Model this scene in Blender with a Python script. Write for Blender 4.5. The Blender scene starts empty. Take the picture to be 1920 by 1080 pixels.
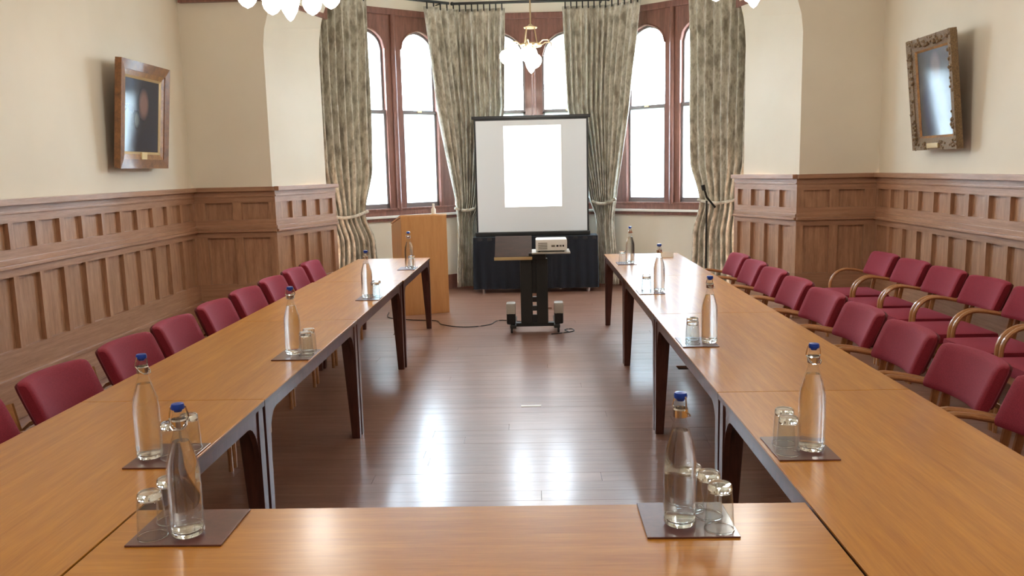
import bpy, bmesh, math, random
from mathutils import Vector, Matrix
random.seed(7)
sc = bpy.context.scene
C = sc.collection
PI = math.pi

# ------------------------------------------------------------------ camera
F_PX, YAW, PITCH, ROLL, CAM_H = 1550.0, -0.0286, 0.1435, -0.0232, 1.638
cyw, syw, cp, sp = math.cos(YAW), math.sin(YAW), math.cos(PITCH), math.sin(PITCH)
fwd = Vector((syw*cp, cyw*cp, -sp)); rgt = Vector((cyw, -syw, 0)); upv = rgt.cross(fwd)
cr, sr = math.cos(ROLL), math.sin(ROLL)
r2 = cr*rgt + sr*upv; u2 = -sr*rgt + cr*upv
cd = bpy.data.cameras.new('camera'); cam = bpy.data.objects.new('camera', cd); C.objects.link(cam)
cam.matrix_world = Matrix(((r2.x, u2.x, -fwd.x, 0), (r2.y, u2.y, -fwd.y, 0), (r2.z, u2.z, -fwd.z, CAM_H), (0, 0, 0, 1)))
cd.sensor_width = 36; cd.lens = F_PX/1920*36; cd.clip_start = .05; cd.clip_end = 900
sc.camera = cam

# ------------------------------------------------------------------ world, exposure
w = bpy.data.worlds.new('overcast_sky'); sc.world = w; w.use_nodes = True
bg = w.node_tree.nodes['Background']
bg.inputs[0].default_value = (.76, .89, 1, 1); bg.inputs[1].default_value = 18.0
LAMP_E = 7.0          # emission of the lamp shades
LAMP_W = 10.5         # watts of the bulbs in each chandelier
sc.view_settings.view_transform = 'Standard'; sc.view_settings.look = 'None'
sc.view_settings.gamma = 1; sc.view_settings.use_curve_mapping = False
sc.view_settings.exposure = 1.05
sc.cycles.use_denoising = True
sc.cycles.max_bounces = 14; sc.cycles.transmission_bounces = 12; sc.cycles.transparent_max_bounces = 16
sc.cycles.diffuse_bounces = 5; sc.cycles.glossy_bounces = 5
sc.cycles.sample_clamp_indirect = 6

# ------------------------------------------------------------------ materials
def s2l(v): return tuple((x/12.92 if x <= .04045 else ((x+.055)/1.055)**2.4) for x in v)
def col(r, g, b): return (*s2l((r/255, g/255, b/255)), 1)
class NT:
    def __init__(s, name):
        s.m = bpy.data.materials.new(name); s.m.use_nodes = True
        s.n = s.m.node_tree.nodes; s.l = s.m.node_tree.links; s.b = s.n['Principled BSDF']; s.out = s.n['Material Output']
    def add(s, t, **k):
        x = s.n.new(t)
        for a, v in k.items(): setattr(x, a, v)
        return x
    def set(s, **k):
        for a, v in k.items(): s.b.inputs[a.replace('_', ' ')].default_value = v
    def coords(s, scale=(1, 1, 1), rnd=True):
        tc = s.add('ShaderNodeTexCoord'); mp = s.add('ShaderNodeMapping'); mp.inputs['Scale'].default_value = scale
        s.l.new(tc.outputs['Object'], mp.inputs['Vector'])
        if rnd:
            oi = s.add('ShaderNodeObjectInfo'); ml = s.add('ShaderNodeMath', operation='MULTIPLY'); ml.inputs[1].default_value = 37
            s.l.new(oi.outputs['Random'], ml.inputs[0]); s.l.new(ml.outputs[0], mp.inputs['Location'])
        return mp.outputs[0]
    def noise(s, vec, scale, detail=3, rough=.55):
        n = s.add('ShaderNodeTexNoise'); n.inputs['Scale'].default_value = scale; n.inputs['Detail'].default_value = detail
        n.inputs['Roughness'].default_value = rough; s.l.new(vec, n.inputs['Vector']); return n.outputs['Fac']
    def ramp(s, fac, stops):
        r = s.add('ShaderNodeValToRGB'); e = r.color_ramp.elements
        while len(e) < len(stops): e.new(.5)
        for x, (p, c) in zip(e, stops): x.position = p; x.color = c
        s.l.new(fac, r.inputs[0]); return r.outputs[0]
    def bump(s, fac, strength, dist=.002):
        b = s.add('ShaderNodeBump'); b.inputs['Strength'].default_value = strength; b.inputs['Distance'].default_value = dist
        s.l.new(fac, b.inputs['Height']); s.l.new(b.outputs[0], s.b.inputs['Normal'])
def plain(name, c, rough=.5, metal=0., **k):
    t = NT(name); t.set(Base_Color=c, Roughness=rough, Metallic=metal, **k)
    v = t.coords(); n = t.noise(v, 40, 2); t.bump(n, .04)
    return t.m
def wood(name, c1, c2, scale, rough, coat=0., rnd=.0, bump=.06, coat_rough=.08, spec=None):
    t = NT(name); v = t.coords(scale)
    n = t.noise(v, 3.0, 6, .62); n2 = t.noise(v, 17, 3, .6)
    mx = t.add('ShaderNodeMix', data_type='FLOAT'); mx.inputs[0].default_value = .35
    t.l.new(n, mx.inputs[2]); t.l.new(n2, mx.inputs[3])
    c = t.ramp(mx.outputs[0], [(.32, c2), (.5, tuple((a+b)/2 for a, b in zip(c1, c2))), (.66, c1)])
    if rnd:
        oi = t.add('ShaderNodeObjectInfo'); hs = t.add('ShaderNodeHueSaturation')
        mr = t.add('ShaderNodeMapRange'); mr.inputs[3].default_value = 1-rnd; mr.inputs[4].default_value = 1+rnd
        t.l.new(oi.outputs['Random'], mr.inputs[0]); t.l.new(mr.outputs[0], hs.inputs['Value']); t.l.new(c, hs.inputs['Color']); c = hs.outputs[0]
    t.l.new(c, t.b.inputs['Base Color']); t.set(Roughness=rough, Coat_Weight=coat, Coat_Roughness=coat_rough)
    t.bump(n2, bump)
    if spec is not None: t.b.inputs['Specular IOR Level'].default_value = spec
    return t.m
def glass_thin(name, tint=(1, 1, 1, 1), refl=.08):
    t = NT(name); tr = t.add('ShaderNodeBsdfTransparent'); tr.inputs[0].default_value = tint
    gl = t.add('ShaderNodeBsdfGlossy'); gl.inputs['Roughness'].default_value = .02
    mx = t.add('ShaderNodeMixShader'); mx.inputs[0].default_value = refl
    t.l.new(tr.outputs[0], mx.inputs[1]); t.l.new(gl.outputs[0], mx.inputs[2]); t.l.new(mx.outputs[0], t.out.inputs[0]); return t.m
M = {}
t = NT('cream_plaster'); v = t.coords(rnd=False); n = t.noise(v, 1.3, 3)
t.l.new(t.ramp(n, [(.3, col(228, 220, 203)), (.7, col(234, 227, 211))]), t.b.inputs['Base Color']); t.set(Roughness=.75); t.bump(t.noise(v, 60, 3), .05); M['plaster'] = t.m
M['ceiling'] = plain('white_plaster', col(235, 230, 220), .8)
M['pine_v'] = wood('limed_pine_upright', col(192, 150, 118), col(144, 102, 74), (9, 9, .8), .42, .5, .07, .06, .3)
M['pine_h'] = wood('limed_pine_length', col(188, 146, 116), col(146, 104, 76), (.7, .7, 14), .42, .5, .05, .06, .3)
M['win_wood'] = wood('mahogany_window', col(146, 98, 84), col(102, 66, 56), (9, 9, .8), .4, .2)
M['sash'] = plain('grey_painted_sash', col(120, 112, 112), .45)
M['oak_y'] = wood('oak_veneer_lengthways', col(202, 138, 52), col(170, 106, 30), (9, .55, 9), .36, .3, .04, .008, .18, .35)
M['oak_x'] = wood('oak_veneer_crossways', col(200, 138, 68), col(170, 104, 42), (.55, 9, 9), .26, .7, .0, .008, .13)
M['oak_edge'] = wood('dark_oak_edge', col(96, 58, 30), col(60, 34, 18), (9, .6, 9), .4, .3)
M['leg'] = wood('dark_mahogany_legs', col(98, 54, 44), col(58, 28, 24), (9, 9, .8), .38, .35)
M['beech'] = wood('steamed_beech', col(186, 132, 84), col(150, 98, 54), (9, 3, 3), .32, .4)
M['lectern'] = wood('beech_veneer', col(218, 164, 108), col(202, 146, 90), (9, 9, .7), .38, .2)
M['floorwood'] = wood('polished_floorboards', col(160, 118, 98), col(126, 88, 72), (.6, 9, 9), .37, .35, .08, .01, .17, .7)
M['floorbase'] = plain('dark_underfloor', col(46, 28, 20), .8)
t = NT('red_wool_fabric'); v = t.coords(rnd=False)
t.l.new(t.ramp(t.noise(v, 260, 2), [(.3, col(120, 18, 38)), (.7, col(146, 32, 52))]), t.b.inputs['Base Color'])
t.set(Roughness=.85, Sheen_Weight=.3, Sheen_Roughness=.4); t.b.inputs['Sheen Tint'].default_value = col(230, 120, 150); t.bump(t.noise(v, 300, 2), .3, .001); M['red'] = t.m
M['red_dark'] = plain('dark_red_piping', col(92, 16, 26), .85)
t = NT('olive_damask_curtain'); v = t.coords((1, 1, .55), rnd=False)
f = t.noise(v, 11, 4, .6)
c = t.ramp(f, [(.34, col(150, 142, 126)), (.46, col(188, 182, 166)), (.56, col(218, 214, 200)), (.68, col(172, 164, 146))])
t.l.new(c, t.b.inputs['Base Color']); t.set(Roughness=.7, Sheen_Weight=.2)
tl = t.add('ShaderNodeBsdfTranslucent'); t.l.new(c, tl.inputs[0]); mx = t.add('ShaderNodeMixShader'); mx.inputs[0].default_value = .08
t.l.new(t.b.outputs[0], mx.inputs[1]); t.l.new(tl.outputs[0], mx.inputs[2]); t.l.new(mx.outputs[0], t.out.inputs[0])
t.bump(t.noise(v, 60, 3), .2); M['curtain'] = t.m
M['black_cloth'] = plain('black_cloth', col(22, 24, 32), .95)
M['dark_board'] = wood('dark_brown_board', col(70, 40, 30), col(44, 26, 20), (2, 6, 6), .6)
M['black'] = plain('black_plastic', col(24, 25, 26), .42)
M['black_metal'] = plain('black_metal', col(44, 46, 46), .35, .3)
M['grey_cap'] = plain('grey_plastic', col(176, 170, 160), .4)
M['chrome'] = plain('chrome', (.75, .75, .76, 1), .14, 1.)
M['brass'] = plain('brass', col(206, 186, 150), .3, .9)
M['white_pl'] = plain('white_plastic', col(240, 238, 232), .4)
M['vent'] = plain('grey_vents', col(120, 112, 100), .5)
M['screen'] = plain('matt_screen', col(216, 219, 220), .9)
t = NT('self_lit_slide'); v = t.coords((1, 1, 1.4), rnd=False); n = t.noise(v, 8, 4, .7)
c = t.ramp(n, [(.28, (.62, .64, .66, 1)), (.37, (1, 1, 1, 1))]); t.l.new(c, t.b.inputs['Base Color']); t.l.new(c, t.b.inputs['Emission Color']); t.set(Emission_Strength=.7, Roughness=.9); M['slide'] = t.m  # the projector's light is put into this material as emission
M['gilt'] = wood('old_gilt', col(180, 128, 66), col(112, 74, 36), (6, 6, 6), .35, .2, bump=.2)
M['gilt_dark'] = wood('tarnished_gilt', col(156, 126, 84), col(70, 50, 30), (30, 30, 30), .4, 0, bump=1.)
M['gilt_brown'] = wood('brown_gilt', col(150, 98, 50), col(92, 58, 28), (6, 6, 6), .35, .2, bump=.2)
M['gilt_pale'] = plain('pale_gilt_slip', col(196, 170, 124), .4, .3)
M['brass_plate'] = plain('brass_plate', col(235, 215, 170), .3, .3)
def portrait(name, base, face, fz, hand=None):
    t = NT(name); tc = t.add('ShaderNodeTexCoord')
    def blob(c, r):
        mp = t.add('ShaderNodeMapping', vector_type='POINT'); mp.inputs['Location'].default_value = tuple(-a for a in c)
        t.l.new(tc.outputs['Object'], mp.inputs[0])
        m2 = t.add('ShaderNodeMapping'); m2.inputs['Scale'].default_value = tuple(1/a for a in r); t.l.new(mp.outputs[0], m2.inputs[0])
        ln = t.add('ShaderNodeVectorMath', operation='LENGTH'); t.l.new(m2.outputs[0], ln.inputs[0])
        mr = t.add('ShaderNodeMapRange'); mr.inputs[1].default_value = .6; mr.inputs[2].default_value = 1.15; mr.inputs[3].default_value = 1; mr.inputs[4].default_value = 0
        t.l.new(ln.outputs['Value'], mr.inputs[0]); return mr.outputs[0]
    n = t.noise(t.coords(rnd=False), 5, 4); cur = t.ramp(n, [(.3, base), (.7, tuple(x*1.5 for x in base[:3])+(1,))])
    for c_, r_, cc in [(fz, (.09, 1, .13), face)] + ([hand] if hand else []):
        mx = t.add('ShaderNodeMix', data_type='RGBA'); t.l.new(blob(c_, r_), mx.inputs[0]); t.l.new(cur, mx.inputs[6]); mx.inputs[7].default_value = cc; cur = mx.outputs[2]
    t.l.new(cur, t.b.inputs['Base Color']); t.set(Roughness=.13); return t.m
M['paint1'] = portrait('dark_oil_painting', col(40, 46, 60), col(128, 100, 96), (-.03, 0, .56), ((.1, 0, .42), (.05, 1, .07), col(104, 112, 112)))
M['paint2'] = portrait('dark_glazed_painting', col(74, 74, 74), col(124, 112, 110), (-.03, 0, .68), ((.08, 0, .36), (.15, 1, .33), col(66, 72, 92)))
M['mat'] = wood('plum_leather_mat', col(112, 66, 60), col(84, 46, 44), (3, 3, 3), .3, .4)
M['blue'] = plain('blue_stopper', col(20, 66, 170), .35)
t = NT('clear_bottle_glass'); tr = t.add('ShaderNodeBsdfTransparent'); tr.inputs[0].default_value = (.97, .985, .985, 1)
gl = t.add('ShaderNodeBsdfGlossy'); gl.inputs['Roughness'].default_value = .01; lw = t.add('ShaderNodeLayerWeight'); pw = t.add('ShaderNodeMath', operation='POWER'); pw.inputs[1].default_value = 3.5; t.l.new(lw.outputs['Facing'], pw.inputs[0])
ma = t.add('ShaderNodeMath', operation='MULTIPLY_ADD'); ma.inputs[1].default_value = .6; ma.inputs[2].default_value = .045; t.l.new(pw.outputs[0], ma.inputs[0])
mx = t.add('ShaderNodeMixShader'); t.l.new(ma.outputs[0], mx.inputs[0]); t.l.new(tr.outputs[0], mx.inputs[1]); t.l.new(gl.outputs[0], mx.inputs[2]); t.l.new(mx.outputs[0], t.out.inputs[0]); M['glass'] = t.m
t = NT('solid_clear_glass'); t.set(Base_Color=(1, 1, 1, 1), Roughness=0., IOR=1.42, Transmission_Weight=1.); M['glass_solid'] = t.m
t = NT('still_water'); t.set(Base_Color=(.97, .985, 1, 1), Roughness=0., IOR=1.2, Transmission_Weight=1.)
tr = t.add('ShaderNodeBsdfTransparent'); mx = t.add('ShaderNodeMixShader'); mx.inputs[0].default_value = .25
t.l.new(t.b.outputs[0], mx.inputs[1]); t.l.new(tr.outputs[0], mx.inputs[2]); t.l.new(mx.outputs[0], t.out.inputs[0]); M['water'] = t.m
M['pane'] = glass_thin('window_glass', (.96, .98, 1, 1), .05)
t = NT('obscured_glass'); tr = t.add('ShaderNodeBsdfTransparent'); tr.inputs[0].default_value = (.95, .98, 1, 1)
tl = t.add('ShaderNodeBsdfTranslucent'); tl.inputs[0].default_value = (.9, .95, 1, 1); mx = t.add('ShaderNodeMixShader'); mx.inputs[0].default_value = .82
t.l.new(tr.outputs[0], mx.inputs[1]); t.l.new(tl.outputs[0], mx.inputs[2]); t.l.new(mx.outputs[0], t.out.inputs[0]); M['obscured'] = t.m
t = NT('lit_lamp_glass'); t.set(Base_Color=(1, 1, .97, 1), Roughness=.3, Emission_Color=(1, .93, .8, 1), Emission_Strength=LAMP_E); M['lamp'] = t.m
M['hill'] = plain('haze_tinted_hillside', col(36, 44, 50), .95)  # distance haze is put into the bluish base colour
M['grass'] = plain('grass_outside', col(80, 92, 66), .95)
M['leaf'] = plain('tree_leaves', col(60, 120, 84), .8)
M['bark'] = plain('bark', col(70, 56, 44), .9)

# ------------------------------------------------------------------ mesh helpers
def obj(name, bm, m, parent=None, smooth=False, loc=None, rot=None):
    me = bpy.data.meshes.new(name); bmesh.ops.recalc_face_normals(bm, faces=bm.faces[:]); bm.to_mesh(me); bm.free()
    me.materials.append(M[m] if isinstance(m, str) else m)
    if smooth:
        for p in me.polygons: p.use_smooth = True
        try: me.set_sharp_from_angle(angle=.7)
        except Exception: pass
    o = bpy.data.objects.new(name, me); C.objects.link(o)
    if parent: o.parent = parent
    if loc: o.location = loc
    if rot: o.rotation_euler = rot
    return o
def thing(name, label=None, cat=None, loc=(0, 0, 0), rz=0, group=None, kind=None):
    o = bpy.data.objects.new(name, None); C.objects.link(o); o.location = loc; o.rotation_euler = (0, 0, rz); o.empty_display_size = .1
    return tag(o, label, cat, group, kind)
def tag(o, label=None, cat=None, group=None, kind=None):
    if label: o['label'] = label
    if cat: o['category'] = cat
    if group: o['group'] = group
    if kind: o['kind'] = kind
    return o
def NB(): return bmesh.new()
def box(bm, a, b, bev=0, mat=None):
    vs = [bm.verts.new((x, y, z)) for x in (a[0], b[0]) for y in (a[1], b[1]) for z in (a[2], b[2])]
    fs = [bm.faces.new([vs[i] for i in q]) for q in ((0, 1, 3, 2), (4, 6, 7, 5), (0, 4, 5, 1), (2, 3, 7, 6), (0, 2, 6, 4), (1, 5, 7, 3))]
    if mat: bmesh.ops.transform(bm, matrix=mat, verts=vs)
    if bev: bmesh.ops.bevel(bm, geom=list({e for f in fs for e in f.edges}), offset=bev, segments=2, affect='EDGES', profile=.6)
    return bm
def prism(bm, pts, d, mat=None):      # pts: 2D (x,z) polygon, extruded along y 0..d
    a = [bm.verts.new((x, 0, z)) for x, z in pts]; b = [bm.verts.new((x, d, z)) for x, z in pts]; n = len(pts)
    bm.faces.new(a[::-1]); bm.faces.new(b)
    for i in range(n): bm.faces.new((a[i], a[(i+1) % n], b[(i+1) % n], b[i]))
    if mat: bmesh.ops.transform(bm, matrix=mat, verts=a+b)
    return bm
def lathe(bm, prof, n=24, c=(0, 0, 0), cap=True):
    rings = []
    for r, z in prof:
        if r < 1e-5: rings.append([bm.verts.new((c[0], c[1], c[2]+z))])
        else: rings.append([bm.verts.new((c[0]+r*math.cos(2*PI*i/n), c[1]+r*math.sin(2*PI*i/n), c[2]+z)) for i in range(n)])
    for A, B in zip(rings, rings[1:]):
        if len(A) == 1 and len(B) == 1: continue
        for i in range(n):
            j = (i+1) % n
            if len(A) == 1: bm.faces.new((A[0], B[i], B[j]))
            elif len(B) == 1: bm.faces.new((A[i], A[j], B[0]))
            else: bm.faces.new((A[i], A[j], B[j], B[i]))
    if cap:
        for R in (rings[0], rings[-1]):
            if len(R) > 1: bm.faces.new(R)
    return bm
def tube(bm, path, r, n=8, flat=None):     # flat=(w,h): rectangular-ish section with given side vector x
    path = [Vector(p) for p in path]; rings = []
    for i, p in enumerate(path):
        tg = (path[min(i+1, len(path)-1)]-path[max(i-1, 0)]).normalized()
        side = Vector((1, 0, 0)) if abs(tg.x) < .9 else Vector((0, 1, 0))
        if flat is None and abs(tg.z) > .9 and abs(tg.x) < .9: side = Vector((1, 0, 0))
        nn = tg.cross(side).normalized(); side = nn.cross(tg).normalized()
        if flat:
            w_, h_ = flat; k = .28
            sec = [(-w_, -h_*k), (-w_*k*1.6, -h_), (w_*k*1.6, -h_), (w_, -h_*k), (w_, h_*k), (w_*k*1.6, h_), (-w_*k*1.6, h_), (-w_, h_*k)]
            rings.append([bm.verts.new(p+side*a/2+nn*b/2) for a, b in sec])
        else:
            rr = r[i] if isinstance(r, (list, tuple)) else r
            rings.append([bm.verts.new(p+side*rr*math.cos(2*PI*k/n)+nn*rr*math.sin(2*PI*k/n)) for k in range(n)])
    for A, B in zip(rings, rings[1:]):
        m_ = len(A)
        for i in range(m_): bm.faces.new((A[i], A[(i+1) % m_], B[(i+1) % m_], B[i]))
    bm.faces.new(rings[0]); bm.faces.new(rings[-1]); return bm
def dup(root, loc, rz, label=None, group=None):
    r = root.copy(); C.objects.link(r); r.location = loc; r.rotation_euler = (0, 0, rz)
    if label: r['label'] = label
    if group: r['group'] = group
    for ch in list(root.children):
        c = ch.copy(); C.objects.link(c); c.parent = r
        for g in list(ch.children):
            d = g.copy(); C.objects.link(d); d.parent = c
    return r

# ------------------------------------------------------------------ room data
XL, XR = -3.60, 3.55          # panelling faces
YP = 8.72                     # pier face
ZC = 4.45                     # ceiling
YR = -3.2                     # rear wall
# floor
fl = thing('floor', kind='structure')
bm = NB(); box(bm, (-3.9, YR-.2, -.12), (3.9, 12, -.02)); obj('subfloor', bm, 'floorbase', fl)
rowh = .125; rows = int((11.6-YR)/rowh)+1
meshes = {}
rndf = random.Random(3)
for i in range(rows):
    y = YR+i*rowh
    cuts = [-3.7] + sorted([rndf.uniform(-2.6, 2.6)] + ([rndf.uniform(-3, 3)] if rndf.random() < .25 else [])) + [3.7]
    for a, b in zip(cuts, cuts[1:]):
        L_ = round((b-a)*4)/4; key = L_
        if b-a < .3: continue
        bm = NB(); box(bm, (a+.001, 0, -.02), (b-.001, rowh-.0014, 0))
        obj('plank', bm, 'floorwood', fl, loc=(0, y, rndf.uniform(-.0006, 0)))
# ceiling and rear wall
bm = NB(); box(bm, (-3.9, YR-.2, ZC), (3.9, 12.2, ZC+.15)); tag(obj('ceiling', bm, 'ceiling'), kind='structure')
bm = NB(); box(bm, (-3.9, YR-.15, 0), (3.9, YR, ZC)); tag(obj('wall_rear', bm, 'plaster'), kind='structure')

def dadoed_wall(name, p0, p1, n, pw, mirror=False, end_trim=0.0, upper=True, top=ZC, thick=.25, first=0.0):
    """wall from p0 to p1 (xy), room on the right-hand side of p0->p1 when mirror False; n panels of pitch pw.
    local frame: x along, y into the room, z up"""
    p0, p1 = Vector(p0), Vector(p1); d = p1-p0; L = d.length; d /= L
    nrm = Vector((d.y, -d.x)) if not mirror else Vector((-d.y, d.x))
    root = thing(name, loc=(p0.x, p0.y, 0), kind='structure')
    mtx = Matrix(((d.x, nrm.x, 0, 0), (d.y, nrm.y, 0, 0), (0, 0, 1, 0), (0, 0, 0, 1)))
    def B(nm, a, b, m, bev=0):
        bm = NB(); box(bm, a, b, bev); bmesh.ops.transform(bm, matrix=mtx, verts=bm.verts[:]); return obj(nm, bm, m, root)
    if upper:
        B('plaster', (0, -thick, 1.45), (L+.06, -.03, top), 'plaster')
    B('backing', (0, -thick, 0), (L, -.06, 1.45), 'pine_h')
    rails = [('skirting_board', 0, .27, .02), ('skirting_moulding', .27, .295, .03), ('bottom_rail', .295, .475, .0), ('middle_rail', .975, 1.035, 0), ('dado_shelf', 1.035, 1.06, .03), ('dado_moulding', 1.06, 1.10, .012),
             ('dado_rail', 1.10, 1.165, 0), ('top_rail', 1.345, 1.405, 0), ('cap_moulding', 1.405, 1.425, .012), ('frieze', 1.425, 1.465, .005), ('cap_shelf', 1.465, 1.51, .055)]
    for nm, z0, z1, pr in rails: B(nm, (0, -.06, z0), (L, pr, z1), 'pine_h', .004 if pr > .01 else 0)
    for z0, z1 in ((.475, .975), (1.165, 1.345)):
        xs = [first+i*pw for i in range(n+1)]
        sw = .055 if pw < .35 else .09
        for i, x in enumerate(xs):
            a, b = x-sw/2, x+sw/2
            if i == 0: a = 0
            if i == n: b = L
            a = max(a, 0); b = min(b, L)
            if b-a < .005: continue
            B('stile', (a, -.06, z0), (b, 0, z1), 'pine_v')
        for x in xs[:-1]:
            a, b = x+sw/2, x+pw-sw/2; b = min(b, L)
            if b <= a: continue
            # fielded panel set back in its frame
            bm = NB(); box(bm, (a, -.062, z0), (b, -.040, z1)); 
            f = max(bm.faces, key=lambda q: q.calc_center_median().y)
            r = bmesh.ops.inset_individual(bm, faces=[f], thickness=.018, depth=0); 
            for v_ in f.verts: v_.co.y += .006
            bmesh.ops.transform(bm, matrix=mtx, verts=bm.verts[:]); obj('panel', bm, 'pine_v', root)
    return root, mtx, L
# side walls: local x runs toward the bay from the rear
nL = int((YP-YR)/.309)
wl, mL, LL = dadoed_wall('wall_left', (XL, YR), (XL, YP), nL, .309, first=(YP-YR)-nL*.309-.03)
nR = int((YP-YR)/.298)
wr, mR, LR = dadoed_wall('wall_right', (XR, YR), (XR, YP), nR, .298, mirror=True, first=(YP-YR)-nR*.298-.03)
PX = 2.735
for sgn, nm in ((-1, 'left'), (1, 'right')):
    X0 = XL if sgn < 0 else XR
    dadoed_wall('wall_pier_'+nm, (X0-.0*sgn, YP), (sgn*PX, YP), 2, (abs(X0)-PX-.1)/2, mirror=(sgn > 0), upper=False, thick=.2, first=.07)
    dadoed_wall('wall_splay_'+nm, (sgn*PX, YP), (sgn*2.33, 9.72), 4, .245, mirror=(sgn > 0), upper=False, thick=.1, first=.06)
    # plaster above the panelling of pier and splay, the opening curving inwards towards its head
    prof = [(2.765, 1.5), (2.765, 2.95), (2.745, 3.12), (2.70, 3.27), (2.62, 3.43), (2.5, 3.6), (2.3, 3.85), (2.1, ZC)]
    prof2 = [(2.44, 1.5), (2.44, 2.95), (2.43, 3.12), (2.41, 3.27), (2.37, 3.43), (2.3, 3.6), (2.2, 3.85), (2.1, ZC)]
    bm = NB()
    A = [bm.verts.new((sgn*x, YP+.03, z)) for x, z in prof]; B_ = [bm.verts.new((sgn*x, 9.75, z)) for x, z in prof2]
    O = [bm.verts.new((sgn*3.8, YP+.03, z)) for x, z in prof]; Q = [bm.verts.new((sgn*3.0, 9.75, z)) for x, z in prof2]
    for i in range(len(prof)-1):
        bm.faces.new((O[i], O[i+1], A[i+1], A[i])); bm.faces.new((A[i], A[i+1], B_[i+1], B_[i])); bm.faces.new((B_[i], B_[i+1], Q[i+1], Q[i])); bm.faces.new((Q[i], Q[i+1], O[i+1], O[i]))
    bm.faces.new((O[0], A[0], B_[0], Q[0]))
    tag(obj('wall_arch_'+nm, bm, 'plaster'), kind='structure')
    # picture rail
    bm = NB(); x1 = 2.67
    box(bm, (min(sgn*x1, X0), YP-.03, 3.395), (max(sgn*x1, X0), YP+.03, 3.46), .004)
    tag(obj('trim_%d' % (1 if sgn < 0 else 2), bm, 'win_wood'), kind='structure')
    bm = NB(); ang = math.atan2(9.6-8.9, sgn*(2.44-2.62)); L2 = math.hypot(.9, .22)
    box(bm, (0, -.03, 0), (L2, .03, .16), .004)
    o = obj('trim_%d' % (3 if sgn < 0 else 4), bm, 'win_wood'); o.location = (sgn*2.60, 8.95, 3.39); o.rotation_euler = (0, 0, ang); tag(o, kind='structure')
    # bay side wall behind the outer curtain
    bm = NB(); box(bm, (min(sgn*2.78, sgn*2.95), 9.72, 0), (max(sgn*2.78, sgn*2.95), 10.35, ZC)); tag(obj('wall_bay_side_'+nm, bm, 'plaster'), kind='structure')

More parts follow.
